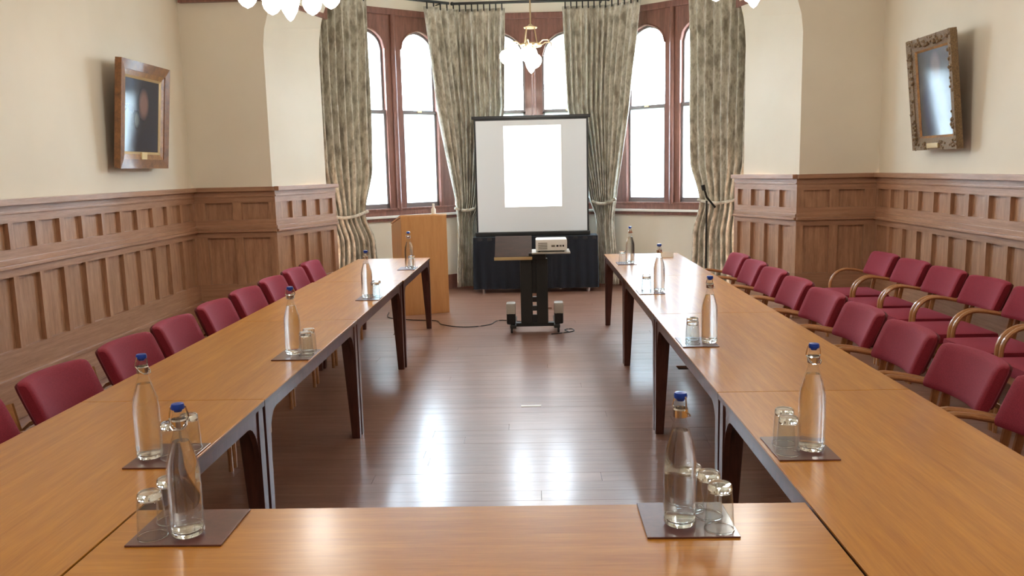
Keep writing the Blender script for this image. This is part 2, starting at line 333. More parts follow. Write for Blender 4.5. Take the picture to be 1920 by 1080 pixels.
# ------------------------------------------------------------------ bay windows
def arch_pts(x0, x1, zs, zt, n=10):
    """pointed-round arch polyline from (x0,zs) over the apex to (x1,zs)"""
    out = []
    for i in range(2*n+1):
        u = i/(2*n)*2-1                       # -1..1
        k = (1-abs(u)**2.1)**.5 * .86+.14*(1-abs(u))
        out.append(((x0+x1)/2+u*(x1-x0)/2, zs+(zt-zs)*k))
    return out
def bay_window(idx, p0, p1, lights, zs, zt, s0, s1, wallname):
    """p0->p1 facet line (xy). local x along the facet, y outward, z up. lights: list of (a,b)"""
    p0, p1 = Vector(p0), Vector(p1); d = p1-p0; L = d.length; d /= L
    out = Vector((-d.y, d.x)); 
    if out.y < 0: out = -out
    mtx = Matrix(((d.x, out.x, 0, 0), (d.y, out.y, 0, 0), (0, 0, 1, 0), (0, 0, 0, 1)))
    loc = (p0.x, p0.y, 0)
    win = thing('window_%d' % idx, loc=loc, kind='structure'); wal = thing(wallname, loc=loc, kind='structure')
    def put(nm, bm, m, par): bmesh.ops.transform(bm, matrix=mtx, verts=bm.verts[:]); return obj(nm, bm, m, par)
    def B(nm, a, b, m, par=win, bev=0): bm = NB(); box(bm, a, b, bev); return put(nm, bm, m, par)
    ZS, ZH = 1.06, 3.70
    B('plaster_below', (0, 0, 0), (L, .25, ZS-.07), 'plaster', wal); B('plaster_above', (0, 0, ZH), (L, .25, ZC), 'plaster', wal)
    if s0 > .01: B('plaster_jamb', (0, 0, ZS-.07), (s0, .25, ZH), 'plaster', wal)
    if s1 < L-.01: B('plaster_jamb', (s1, 0, ZS-.07), (L, .25, ZH), 'plaster', wal)
    B('skirting_board', (0, -.02, 0), (L, 0, .2), 'win_wood', wal)
    B('window_board', (0, -.07, ZS-.03), (L, .1, ZS), 'white_pl', win, .006); B('board_moulding', (0, -.035, ZS-.07), (L, .03, ZS-.03), 'win_wood', win)
    B('sill_rail', (s0, .0, ZS), (s1, .12, 1.13), 'win_wood'); B('sill_bead', (s0, -.015, 1.13), (s1, .1, 1.155), 'win_wood', win, .006)
    B('head_rail', (s0, -.01, 3.62), (s1, .12, ZH), 'win_wood', win, .006)
    # jambs and mullions
    e = [s0]+[x for l in lights for x in l]+[s1]
    for i in range(0, len(e), 2):
        a, b = e[i], e[i+1]
        nm = 'jamb' if i in (0, len(e)-2) else 'mullion'
        B(nm, (a, .015, 1.13), (b, .12, 3.64), 'win_wood')
        if nm == 'mullion':
            c_ = (a+b)/2; bm = NB(); tube(bm, [(c_, .0, 1.13), (c_, .0, 3.62)], .032, 10); put('mullion_shaft', bm, 'win_wood', win)
        else:
            c_ = b-.02 if i == 0 else a+.02; B('jamb_bead', (c_-.015, .0, 1.13), (c_+.015, .02, 3.62), 'win_wood')
    for a, b in lights:
        pts = arch_pts(a, b, zs, zt)
        bm = NB()
        for (xa, za), (xb, zb) in zip(pts, pts[1:]):
            vs = [bm.verts.new((x, y, z)) for y in (.015, .115) for x, z in ((xa, za), (xb, zb), (xb, 3.64), (xa, 3.64))]
            for q in ((0, 1, 2, 3), (7, 6, 5, 4), (0, 4, 5, 1)): bm.faces.new([vs[k] for k in q])
        put('spandrel', bm, 'win_wood', win)
        bm = NB(); tube(bm, [(x, .012, z) for x, z in pts], .014, 6); put('arch_moulding', bm, 'win_wood', win)
        # sashes
        zm = 2.40
        up = thing('upper_sash'); up.parent = win
        bm = NB(); ip = arch_pts(a+.028, b-.028, zs, zt-.03)
        for (xa, za), (xb, zb), (xc, zc), (xd, zd) in zip(pts, pts[1:], ip, ip[1:]):
            vs = [bm.verts.new((x, y, z)) for y in (.085, .115) for x, z in ((xa, za), (xb, zb), (xd, zd), (xc, zc))]
            for q in ((0, 1, 2, 3), (2, 3, 7, 6), (4, 5, 6, 7)): bm.faces.new([vs[k] for k in q])
        box(bm, (a, .085, zm), (a+.028, .115, zs)); box(bm, (b-.028, .085, zm), (b, .115, zs)); box(bm, (a, .08, zm-.025), (b, .12, zm+.03))
        put('sash_frame', bm, 'sash', up)
        bm = NB(); prism(bm, [(a+.02, zm), (b-.02, zm)]+[(x, z) for x, z in ip[::-1]], .004, Matrix.Translation((0, .1, 0))); put('pane', bm, 'pane', up)
        lo = thing('lower_sash'); lo.parent = win
        bm = NB(); box(bm, (a, .05, 1.155), (a+.03, .08, zm)); box(bm, (b-.03, .05, 1.155), (b, .08, zm)); box(bm, (a, .05, 1.155), (b, .08, 1.215)); box(bm, (a, .05, zm-.02), (b, .08, zm+.025))
        put('sash_frame', bm, 'sash', lo)
        bm = NB(); box(bm, (a+.02, .063, 1.2), (b-.02, .067, zm)); put('pane', bm, 'obscured', lo)
        bm = NB(); box(bm, ((a+b)/2-.03, .03, zm-.0), ((a+b)/2+.03, .055, zm+.03), .004); put('sash_catch', bm, 'brass', lo)
FX, FY, NX, NY = 1.08, 11.48, 2.78, 10.17
bay_window(1, (-NX, NY), (-FX, FY), [(.63, 1.15), (1.385, 1.91)], 3.20, 3.45, .45, 2.146, 'wall_bay_left')
bay_window(2, (-FX, FY), (FX, FY), [(FX-.78, FX-.09), (FX+.145, FX+.835)], 3.13, 3.46, .12, 2*FX-.12, 'wall_bay_centre')
bay_window(3, (FX, FY), (NX, NY), [(2.146-1.91, 2.146-1.345), (2.146-1.13, 2.146-.63)], 3.20, 3.45, 0, 2.146-.45, 'wall_bay_right')
# exterior: ground, hills, tree
bm = NB(); box(bm, (-300, 12.5, -3.2), (300, 420, -3.0)); tag(obj('ground_outside', bm, 'grass'), kind='structure')
bm = NB(); rh = random.Random(5); N = 60; prev = None
for i in range(N+1):
    x = -260+520*i/N; h = 23.0+2.2*math.sin(i*.55)+1.2*math.sin(i*1.7+1)+rh.uniform(-.5, .5)
    cur = [bm.verts.new((x, 300, -3)), bm.verts.new((x, 306, h*.7)), bm.verts.new((x, 318, h)), bm.verts.new((x, 360, -3))]
    if prev:
        for k in range(3): bm.faces.new((prev[k], cur[k], cur[k+1], prev[k+1]))
    prev = cur
tag(obj('hills_outside', bm, 'hill'), kind='structure')
tr_ = thing('garden_tree', 'leafy green tree outside the right bay window', 'tree', (4.1, 20, -3))
bm = NB(); tube(bm, [(0, 0, 0), (.1, 0, 1.5), (-.05, .1, 3.2), (.1, 0, 4.4)], [.2, .16, .12, .05], 8); obj('trunk', bm, 'bark', tr_)
bm = NB(); rt = random.Random(9)
for i in range(700):
    a, b_, r = rt.uniform(0, 2*PI), rt.uniform(-1, 1), rt.random()**.4*1.35
    q = Vector((r*math.cos(a)*math.sqrt(1-b_*b_)*.85, r*math.sin(a)*math.sqrt(1-b_*b_)*.85, 3.9+r*b_*1.1))
    ax = Vector((rt.uniform(-1, 1), rt.uniform(-1, 1), rt.uniform(-1, 1))).normalized(); bx = ax.orthogonal().normalized()*.1; ax = ax*.16
    vs = [bm.verts.new(q+s) for s in (-ax, bx, ax, -bx)]; bm.faces.new(vs)
o = obj('foliage', bm, 'leaf', tr_); o['kind'] = 'stuff'

# ------------------------------------------------------------------ curtains
def make_curtain(name, label, spans, path, npleat, group, tie=None, z1=3.72, seed=0):
    """spans: list of (z, ua, ub) sorted from the top, in x along a path function"""
    rr = random.Random(seed); root = thing(name, label, 'curtain', (path(spans[0][1])[0], path(spans[0][1])[1], 0), group=group)
    ox, oy = root.location.x, root.location.y
    bm = NB(); nu, nz = npleat*10, 46; g = []
    ph = [rr.uniform(.7, 1.25) for _ in range(npleat+2)]
    def span(z):
        for (za, a0, b0), (zb, a1, b1) in zip(spans, spans[1:]):
            if z >= zb-1e-6:
                k = (za-z)/(za-zb); k = k*k*(3-2*k) if za-zb < 1.0 else k
                return a0+(a1-a0)*k, b0+(b1-b0)*k
        return spans[-1][1], spans[-1][2]
    for j in range(nz+1):
        z = spans[0][0]+(spans[-1][0]-spans[0][0])*j/nz; a, b = span(z); row = []
        full = abs(spans[0][2]-spans[0][1]); sq = 1-abs(b-a)/full
        for i in range(nu+1):
            u = i/nu; x = a+(b-a)*u; px, py = path(x); px2, py2 = path(x+.01)
            t_ = Vector((px2-px, py2-py)).normalized(); nrm = Vector((t_.y, -t_.x)); 
            if nrm.y > 0: nrm = -nrm
            k = ph[int(u*npleat) % len(ph)]
            amp = (.026+.022*min(1, (spans[0][0]-z)/.5))*k*(1-.35*sq) * (.6 if z > spans[0][0]-.12 else 1)
            d = amp*math.sin(2*PI*(u*npleat+.12*math.sin(2*z+seed)*min(1, (spans[0][0]-z))))
            d += .012*math.sin(2*PI*u*npleat*.37+z*1.3)
            row.append(bm.verts.new((px+nrm.x*d-ox, py+nrm.y*d-oy, z)))
        g.append(row)
    for A, B_ in zip(g, g[1:]):
        for i in range(nu): bm.faces.new((A[i], A[i+1], B_[i+1], B_[i]))
    o = obj('cloth', bm, 'curtain', root, smooth=True)
    m_ = o.modifiers.new('thickness', 'SOLIDIFY'); m_.thickness = .004; m_.offset = 0
    zt = spans[0][0]
    # heading hooks
    bm = NB()
    for i in range(npleat):
        px, py = path(spans[0][1]+(spans[0][2]-spans[0][1])*(i+.5)/npleat)
        box(bm, (px-ox-.008, py-oy-.02, zt-.03), (px-ox+.008, py-oy+.01, zt+.055))
    obj('heading_hooks', bm, 'black_metal', root)['kind'] = 'stuff'
    if tie:
        zt_, a, b = tie; bm = NB(); pts = []
        for i in range(13):
            u = i/12; px, py = path(a+(b-a)*u); pts.append((px-ox, py-oy-.075-.02*math.sin(PI*u), zt_-.05*math.sin(PI*u)+.03*u))
        tube(bm, pts, .02, 8); obj('tieback', bm, 'curtain', root, smooth=True)
    return root
def pc(x):      # centre path bending along the facets
    ax = abs(x); return (x, 11.24 if ax < .98 else 11.24-(ax-.98)*.77)
def po(x):      # outer path
    ax = abs(x); return (x, 10.42-(ax-2.1)*.77)
g_ = 'damask curtains in the bay'
make_curtain('curtain', 'olive patterned curtain gathered left of the projection screen', [(3.72, -1.36, -.33), (2.4, -1.24, -.37), (1.25, -1.06, -.66), (.9, -1.04, -.8), (.05, -1.07, -.83)], pc, 13, g_, (1.13, -1.06, -.72), seed=1)
make_curtain('curtain', 'olive patterned curtain gathered right of the projection screen', [(3.72, .42, 1.40), (2.4, .47, 1.27), (1.3, .74, 1.10), (.9, .84, 1.06), (.05, .84, 1.12)], pc, 13, g_, (1.18, .78, 1.09), seed=2)
make_curtain('curtain', 'leftmost olive patterned curtain beside the left bay window', [(3.74, -2.62, -2.0), (1.7, -2.6, -2.03), (1.1, -2.5, -2.12), (.75, -2.45, -2.02), (.05, -2.5, -1.96)], po, 8, g_, (1.12, -2.5, -2.08), seed=3)
make_curtain('curtain', 'rightmost olive patterned curtain beside the right bay window', [(3.74, 1.93, 2.62), (1.7, 1.98, 2.6), (1.18, 2.08, 2.5), (.75, 2.0, 2.47), (.05, 1.97, 2.5)], po, 8, g_, (1.2, 2.04, 2.48), seed=4)
for nm, a, b, lab in (('curtain_pole', (-1.02, 11.22), (1.02, 11.22), 'dark curtain pole across the centre bay window'), ('curtain_pole', (-2.66, 10.0), (-1.06, 11.19), 'dark curtain pole over the left bay window'), ('curtain_pole', (1.06, 11.19), (2.66, 10.0), 'dark curtain pole over the right bay window')):
    r_ = thing(nm, lab, 'curtain pole', (a[0], a[1], 3.79)); d = Vector((b[0]-a[0], b[1]-a[1], 0)); bm = NB()
    tube(bm, [(0, 0, 0), tuple(d)], .018, 8); obj('rod', bm, 'black_metal', r_)
    for k in (.04, .5, .96):
        q = d*k; nn_ = Vector((-d.y, d.x, 0)).normalized(); nn_ = nn_ if nn_.y > 0 else -nn_
        bm = NB(); tube(bm, [tuple(q), tuple(q+nn_*.2)], .008, 6); obj('bracket', bm, 'black_metal', r_)
    if abs(d.y) < .01:
        for s in (0, 1):
            bm = NB(); lathe(bm, [(0, -.025), (.02, -.018), (.028, 0), (.02, .018), (0, .025)], 10); obj('finial', bm, 'black_metal', r_, loc=tuple(d*s))

# ------------------------------------------------------------------ tables
def make_table(L, W, top_mat, along='y'):
    """local: length along y, centred; z top .74"""
    t = thing('conference_table')
    hl, hw, T = L/2, W/2, .74
    bm = NB(); box(bm, (-hw, -hl, T-.006), (hw, hl, T), .0015); obj('tabletop', bm, top_mat, t)
    bm = NB(); box(bm, (-hw+.001, -hl+.001, T-.026), (hw-.001, hl-.001, T-.006)); obj('edge_band', bm, 'oak_edge', t)
    # long aprons with curved spandrels down to the legs
    for s in (-1, 1):
        pts = [(-hl+.012, T-.026), (hl-.012, T-.026), (hl-.012, T-.24)]
        n = 7; R = .11
        pts += [(hl-.067, T-.24)]
        for i in range(n+1):
            a = PI/2*i/n; pts.append((hl-.067-R*(1-math.cos(a)), T-.24+.166*math.sin(a)))
        for i in range(n+1):
            a = PI/2*(1-i/n); pts.append((-hl+.067+R*(1-math.cos(a)), T-.24+.166*math.sin(a)))
        pts += [(-hl+.067, T-.24), (-hl+.012, T-.24)]
        bm = NB(); prism(bm, pts, .022, Matrix(((0, 1, 0, 0), (1, 0, 0, 0), (0, 0, 1, 0), (0, 0, 0, 1))))
        bmesh.ops.translate(bm, verts=bm.verts[:], vec=((hw-.034) if s > 0 else (-hw+.012), 0, 0)); obj('long_apron', bm, 'leg', t)
        bm = NB(); box(bm, (-hw+.034, s*(hl-.045)-.011, T-.08), (hw-.034, s*(hl-.045)+.011, T-.026)); obj('end_apron', bm, 'leg', t)
    for sx in (-1, 1):
        for sy in (-1, 1):
            bm = NB(); x0 = hw-.006; y0 = hl-.012
            top = [(x0, y0), (x0-.085, y0), (x0-.085, y0-.055), (x0, y0-.055)]; bot = [(x0, y0), (x0-.05, y0), (x0-.05, y0-.045), (x0, y0-.045)]
            A = [bm.verts.new((sx*x, sy*y, T-.026)) for x, y in top]; Bm = [bm.verts.new((sx*x, sy*y, T-.14)) for x, y in top]; D = [bm.verts.new((sx*x, sy*y, 0)) for x, y in bot]
            for P_, Q_ in ((A, Bm), (Bm, D)):
                for i in range(4): bm.faces.new((P_[i], P_[(i+1) % 4], Q_[(i+1) % 4], Q_[i]))
            bm.faces.new(A); bm.faces.new(D)
            bmesh.ops.bevel(bm, geom=[e for e in bm.edges if abs(e.verts[0].co.z-e.verts[1].co.z) > .05], offset=.004, segments=1, affect='EDGES')
            obj('leg', bm, 'leg', t)
    return t
TL = 1.775; ends = [8.535-TL*k for k in range(6)]
proto = make_table(TL-.004, .752, 'oak_y')
order = ['at the far end of the left row beside the lectern', 'second table from the far end of the left row', 'third table from the far end of the left row', 'fourth from the far end of the left row', 'nearest of the left row, in the bottom left corner']
orderR = ['at the far end of the right row by the microphone stand', 'second table from the far end of the right row', 'third table from the far end of the right row', 'fourth from the far end of the right row', 'nearest of the right row, in the bottom right corner']
for k in range(5):
    yc = ends[k]-TL/2
    lab = 'dark legged oak table, '+order[k]
    gl_ = 'oak tables set out in a U shape'
    if k == 0: proto.location = (-1.475+.01, yc, 0); tag(proto, lab, 'table', gl_)
    else:
        o = dup(proto, (-1.476, yc, 0), 0, lab, gl_); o['category'] = 'table'
    o = dup(proto, (1.092, yc, 0), 0, 'dark legged oak table, '+orderR[k], gl_); o['category'] = 'table'
ct = make_table(1.80, .75, 'oak_y'); ct.location = (-.193, 1.742, 0); ct.rotation_euler = (0, 0, PI/2)
tag(ct, 'oak topped cross table closing the U shape in the foreground', 'table', 'oak tables set out in a U shape')

# ------------------------------------------------------------------ chairs
def make_chair():
    c = thing('armchair')
    # seat pad
    bm = NB(); box(bm, (-.235, -.20, .40), (.235, .235, .475), .03); obj('seat', bm, 'red', c, smooth=True)
    # curved backrest pad
    def pad(hw, zc, hh, th, yc, lean, mat, nm):
        bm = NB(); rings = []; n = 16
        xs = [-1, -.985, -.94, -.8, -.6, -.4, -.2, 0, .2, .4, .6, .8, .94, .985, 1]
        for x in xs:
            sc_ = 1 if abs(x) < .9 else (1-((abs(x)-.9)/.1)**2*.45)
            ring = []
            for k in range(n):
                a = 2*PI*k/n; ca, sa = math.cos(a), math.sin(a)
                ty = math.copysign(abs(ca)**.55, ca)*th*sc_; tz = math.copysign(abs(sa)**.38, sa)*(hh-(1-sc_)*.02)
                y = yc+.052*x*x+ty-(tz*lean); ring.append(bm.verts.new((x*hw, y, zc+tz)))
            rings.append(ring)
        for A, B_ in zip(rings, rings[1:]):
            for i in range(n): bm.faces.new((A[i], A[(i+1) % n], B_[(i+1) % n], B_[i]))
        bm.faces.new(rings[0]); bm.faces.new(rings[-1]); return obj(nm, bm, mat, c, smooth=True)
    pad(.238, .705, .103, .035, -.245, .42, 'red', 'backrest')
    pad(.220, .705, .088, .012, -.288, .42, 'red_dark', 'back_cover')
    # seat frame
    bm = NB(); box(bm, (-.22, -.19, .355), (.22, .215, .402), .004); obj('seat_frame', bm, 'beech', c)
    for s in (-1, 1):
        x = s*.262; pts = [(x, .16, 0), (x, .158, .25), (x, .15, .49)]
        for i in range(1, 8):
            a = PI/2*i/7; pts.append((x, .15-.15*(1-math.cos(a)), .49+.150*math.sin(a)))
        pts += [(x, -.06, .634), (x, -.14, .618), (x*.985, -.22, .60), (x*.96, -.255, .60)]
        bm = NB(); tube(bm, pts, 0, flat=(.034, .024)); obj('arm', bm, 'beech', c, smooth=True)
        bm = NB(); tube(bm, [(x*.97, -.33, 0), (x*.97, -.262, .25), (x*.96, -.235, .45), (x*.95, -.262, .60), (x*.88, -.30, .72)], 0, flat=(.030, .032)); obj('rear_leg', bm, 'beech', c, smooth=True)
        bm = NB(); box(bm, (min(s*.215, x), .10, .36), (max(s*.215, x), .14, .395)); box(bm, (min(s*.215, x), -.2, .36), (max(s*.215, x), -.17, .395)); tube(bm, [(x, -.25, .378), (x, .155, .378)], .012, 6); obj('side_rail', bm, 'beech', c)
    bm = NB(); tube(bm, [(-.25, -.262, .60), (-.12, -.30, .6), (.12, -.30, .6), (.25, -.262, .60)], .011, 6); obj('back_rail', bm, 'beech', c)
    return c
ch0 = make_chair(); used = [False]
def place(x, y, rz, label, group):
    if not used[0]:
        used[0] = True; ch0.location = (x, y, 0); ch0.rotation_euler = (0, 0, rz); return tag(ch0, label, 'chair', group)
    o = dup(ch0, (x, y, 0), rz, label, group); o['category'] = 'chair'; return o
ordn = ['farthest', 'second farthest', 'third farthest', 'fourth farthest', 'fifth farthest', 'sixth farthest', 'seventh farthest', 'eighth farthest', 'ninth farthest']
for i, (y, dr) in enumerate([(7.72, 0), (7.15, .02), (6.55, 0), (5.92, -.02), (5.33, .02), (4.71, .02), (4.13, -.02), (3.49, 0), (2.86, .02)]):
    place(-1.885, y, -PI/2+dr, 'red padded armchair, '+ordn[i]+' in the row behind the left tables', 'red chairs behind the left tables')
for i, (y, dr) in enumerate([(7.62, 0), (7.05, .0), (6.48, .01), (5.90, 0), (5.30, .05), (4.71, -.01), (4.12, 0), (3.52, .01), (2.93, 0)]):
    place(1.640, y, PI/2+dr, 'red padded armchair, '+ordn[i]+' in the row behind the right tables', 'red chairs behind the right tables')
for i, y in enumerate([7.47, 6.89, 6.32, 5.75, 5.18, 4.61]):
    place(2.905, y, PI/2, 'red padded armchair, '+ordn[i]+' in the row along the right wall', 'red chairs along the right wall')

# ------------------------------------------------------------------ mats, bottles, tumblers
def mat_obj(x0, y0, x1, y1, label, rz=0):
    cx, cy = (x0+x1)/2, (y0+y1)/2; bm = NB(); box(bm, (x0-cx, y0-cy, 0), (x1-cx, y1-cy, .005), .0012)
    o = obj('table_mat', bm, 'mat', loc=(cx, cy, .7402), rot=(0, 0, rz)); return tag(o, label, 'mat', 'plum table mats')
mats = [(-1.02, 1.89, -.78, 2.105, 'plum mat at the left end of the foreground cross table'), (-1.295, 2.43, -1.105, 2.66, 'plum mat on the left tables, nearest on that row'), (-1.29, 3.89, -1.106, 4.12, 'plum mat on the left tables, second from the near end'),
        (-1.27, 5.72, -1.106, 5.94, 'plum mat on the left tables, third from the near end'), (-1.26, 7.47, -1.10, 7.7, 'plum mat on the left tables, farthest from the camera'),
        (.26, 1.905, .485, 2.115, 'plum mat at the right end of the foreground cross table'), (.73, 2.425, .915, 2.645, 'plum mat on the right tables, nearest on that row'), (.725, 4.03, .905, 4.26, 'plum mat on the right tables, second from the near end'),
        (.73, 5.76, .91, 5.98, 'plum mat on the right tables, third from the near end'), (.76, 7.54, .935, 7.76, 'plum mat on the right tables, farthest from the camera')]
for m_ in mats: mat_obj(*m_)
b0 = thing('water_bottle')
outer = [(0, .0), (.036, 0), (.0405, .006), (.0412, .02), (.041, .12), (.0405, .165), (.037, .195), (.030, .22), (.0225, .245), (.0165, .262), (.0135, .275), (.0135, .292), (.0165, .297), (.0165, .305), (.0138, .31), (.0138, .322)]
inner = [(.0100, .322), (.0100, .275), (.0135, .26), (.0195, .243), (.027, .219), (.034, .194), (.0378, .165), (.0384, .12), (.0386, .022), (.033, .011), (0, .009)]
bm = NB(); lathe(bm, outer, 32, cap=False); obj('bottle_glass', bm, 'glass', b0, smooth=True)
bm = NB(); lathe(bm, [(0, .001), (.035, .001), (.039, .006), (.0395, .014), (.033, .0105), (0, .008)], 32, cap=False); obj('thick_base', bm, 'glass_solid', b0, smooth=True)
bm = NB(); lathe(bm, [(0, .0125), (.033, .0130), (.0385, .018), (.0388, .12), (.0382, .165), (.0342, .194), (.0272, .219), (.0197, .243), (0, .243)], 32, cap=False); obj('water', bm, 'water', b0, smooth=True)
bm = NB(); lathe(bm, [(0, .318), (.009, .318), (.0105, .323), (.0155, .3245), (.0165, .331), (.0145, .338), (0, .341)], 20, cap=False); obj('stopper', bm, 'blue', b0, smooth=True)
bm = NB()
lathe(bm, [(.0142, .276), (.0185, .278), (.0188, .296), (.0172, .3)], 20, cap=False)
for s in (-1, 1):
    tube(bm, [(s*.018, 0, .293), (s*.0225, .004, .302), (s*.0205, .002, .316), (s*.0168, 0, .331)], .0021, 5)
    tube(bm, [(s*.018, 0, .293), (s*.019, -.012, .284), (s*.012, -.021, .277), (0, -.022, .276)], .0021, 5)
obj('wire_clip', bm, 'chrome', b0)
g0 = thing('tumbler')
bm = NB(); lathe(bm, [(.0362, 0), (.0335, .06), (.0305, .098), (.0305, .105), (.0295, .114), (.026, .118), (0, .118)], 28, cap=False); obj('outer_wall', bm, 'glass', g0, smooth=True)
bm = NB(); lathe(bm, [(.0345, 0.0005), (.0318, .06), (.0290, .092), (.024, .0975), (0, .0985)], 28, cap=False); obj('inner_wall', bm, 'glass', g0, smooth=True)
bm = NB(); lathe(bm, [(0, .1005), (.024, .1), (.0285, .096), (.0292, .105), (.0283, .112), (.0255, .1165), (0, .1168)], 28, cap=False); obj('thick_base', bm, 'glass_solid', g0, smooth=True)
bm = NB(); lathe(bm, [(.0365, 0), (.0372, .0015), (.0365, .003), (.0352, .003), (.0345, .0015), (.0352, 0)], 28, cap=False); obj('rim', bm, 'glass_solid', g0, smooth=True)
zt = .7454
btl = [(-.888, 1.955, 'left front mat of the cross table'), (-1.252, 2.53, 'nearest mat of the left tables'), (-1.218, 4.03, 'second mat of the left tables'), (-1.208, 5.85, 'third mat of the left tables'), (-1.165, 7.6, 'farthest mat of the left tables'),
       (.352, 1.985, 'right front mat of the cross table'), (.855, 2.52, 'nearest mat of the right tables'), (.875, 4.13, 'second mat of the right tables'), (.885, 5.88, 'third mat of the right tables'), (.885, 7.66, 'farthest mat of the right tables')]
for i, (x, y, s) in enumerate(btl):
    lab = 'clear water bottle with blue swing stopper on the '+s; rz = [.3, 1.1, .2, .8, .4, 2.2, .1, .6, 1.4, 2][i]
    if i == 0: b0.location = (x, y, zt); b0.rotation_euler = (0, 0, rz); tag(b0, lab, 'bottle', 'water bottles on the tables')
    else: dup(b0, (x, y, zt), rz, lab, 'water bottles on the tables')['category'] = 'bottle'
gls = [(-.972, 1.942, 'upturned tumbler, left of the bottle on the cross table left mat'), (-.965, 2.035, 'upturned tumbler, behind the other one on the cross table left mat'),
       (-1.175, 2.52, 'upturned tumbler right beside the bottle, nearest mat of the left tables'), (-1.15, 2.605, 'upturned tumbler, rear one on the nearest mat of the left tables'),
       (-1.142, 3.985, 'upturned tumbler, front one on the second mat of the left tables'), (-1.148, 4.07, 'upturned tumbler, rear one on the second mat of the left tables'),
       (-1.142, 5.80, 'upturned tumbler, front one on the third mat of the left tables'), (-1.145, 5.885, 'upturned tumbler, rear one on the third mat of the left tables'), (-1.14, 7.58, 'small upturned tumbler on the farthest mat of the left tables'),
       (.443, 1.95, 'upturned tumbler, front one on the cross table right mat'), (.432, 2.03, 'upturned tumbler, middle one on the cross table right mat'), (.437, 2.105-.0, 'upturned tumbler, rear one on the cross table right mat'),
       (.772, 2.485, 'upturned tumbler, front one on the nearest mat of the right tables'), (.785, 2.57, 'upturned tumbler, rear one on the nearest mat of the right tables'),
       (.785, 4.10, 'upturned tumbler, front one on the second mat of the right tables'), (.80, 4.185, 'upturned tumbler, rear one on the second mat of the right tables'),
       (.79, 5.84, 'upturned tumbler, front one on the third mat of the right tables'), (.80, 5.925, 'upturned tumbler, rear one on the third mat of the right tables'), (.81, 7.62, 'small upturned tumbler on the farthest mat of the right tables')]
for i, (x, y, s) in enumerate(gls):
    z_ = zt
    if y > 2.1 and y < 2.11: y = 2.075; x = .395
    if i == 0: g0.location = (x, y, z_); tag(g0, s, 'glass', 'upturned tumblers on the mats')
    else: dup(g0, (x, y, z_), i*.3, s, 'upturned tumblers on the mats')['category'] = 'glass'
bm = NB()
for s in (-1, 1): box(bm, (-.06, -.001, 0), (.06, .001, .055), 0, Matrix.Translation((0, s*.012, 0)) @ Matrix.Rotation(s*.2, 4, 'X'))
tag(obj('folded_card', bm, 'white_pl', loc=(1.30, 8.12, .7405)), 'small white folded card on the far end of the right tables', 'card')

# ------------------------------------------------------------------ lectern
lc = thing('lectern', 'tall beech veneer lectern with a sloping top', 'lectern', (-1.25, 9.36, 0), math.radians(21))
bm = NB(); box(bm, (-.265, 0, .0), (.265, .02, 1.13), .003); obj('front_panel', bm, 'lectern', lc)
for s in (-1, 1):
    bm = NB(); pts = [(0.02, 0), (.55, 0), (.55, 1.0), (.50, 1.02), (0.02, 1.115)]
    prism(bm, pts, .02, Matrix(((0, 1, 0, 0), (1, 0, 0, 0), (0, 0, 1, 0), (0, 0, 0, 1)))); bmesh.ops.translate(bm, verts=bm.verts[:], vec=(.245 if s > 0 else -.265, 0, 0)); obj('side_panel', bm, 'lectern', lc)
bm = NB(); box(bm, (-.27, 0, 0), (.27, .56, .02), .003, Matrix.Translation((0, .0, 1.128)) @ Matrix.Rotation(-.2, 4, 'X')); obj('reading_top', bm, 'lectern', lc)
for z in (.05, .62):
    bm = NB(); box(bm, (-.245, .02, z), (.245, .53, z+.02)); obj('shelf', bm, 'lectern', lc)
sb = thing('small_bottle', 'small white bottle standing on top of the lectern', 'bottle', (-1.15, 9.475, 1.1365))
bm = NB(); lathe(bm, [(0, 0), (.026, 0), (.027, .06), (.014, .085), (.012, .10)], 16); obj('bottle_body', bm, 'white_pl', sb, smooth=True)
bm = NB(); lathe(bm, [(.013, .10), (.014, .125), (0, .127)], 12); obj('cap', bm, 'white_pl', sb)

# ------------------------------------------------------------------ black draped table and screen
dt = thing('draped_table', 'low table under a black cloth against the bay wall', 'table', (.01, 10.98, 0))
bm = NB(); box(bm, (-.80, -.14, .70), (.80, .20, .74), .004); obj('tabletop', bm, 'black', dt)
bm = NB(); per = []; n = 220
def rectp(s):
    W_, D_ = .82, .17; P_ = 4*(W_+D_); s = s % P_
    for (x0, y0, dx, dy, l) in ((-W_, -D_, 1, 0, 2*W_), (W_, -D_, 0, 1, 2*D_), (W_, D_, -1, 0, 2*W_), (-W_, D_, 0, -1, 2*D_)):
        if s <= l: return (x0+dx*s, y0+dy*s, dy, -dx)
        s -= l
    return (-W_, -D_, 0, -1)
zs_ = [.747, .735, .5, .25, .06]; rings = []
for k, z in enumerate(zs_):
    row = []
    for i in range(n):
        x, y, nx, ny = rectp(4*(.99)*i/n); a = [0, .002, .008, .012, .016][k]*math.sin(i*.9)
        row.append(bm.verts.new((x+nx*a, y+.03+ny*a, z)))
    rings.append(row)
for A, B_ in zip(rings, rings[1:]):
    for i in range(n): bm.faces.new((A[i], A[(i+1) % n], B_[(i+1) % n], B_[i]))
bm.faces.new(rings[0]); obj('black_cloth', bm, 'black_cloth', dt, smooth=True)
for sx in (-1, 1):
    for sy in (-1, 1):
        bm = NB(); tube(bm, [(sx*.70, sy*.12+.03, 0), (sx*.70, sy*.12+.03, .70)], .013, 8); obj('leg', bm, 'chrome', dt)
ps = thing('projection_screen', 'pull up projection screen with black border standing on the black clothed table', 'screen', (-.02, 10.98, .748))
bm = NB(); box(bm, (-.76, -.05, 0), (.76, .05, .055), .01); obj('screen_case', bm, 'black', ps)
bm = NB(); box(bm, (-.745, -.004, .05), (.745, 0, 1.535)); obj('black_border', bm, 'black', ps)
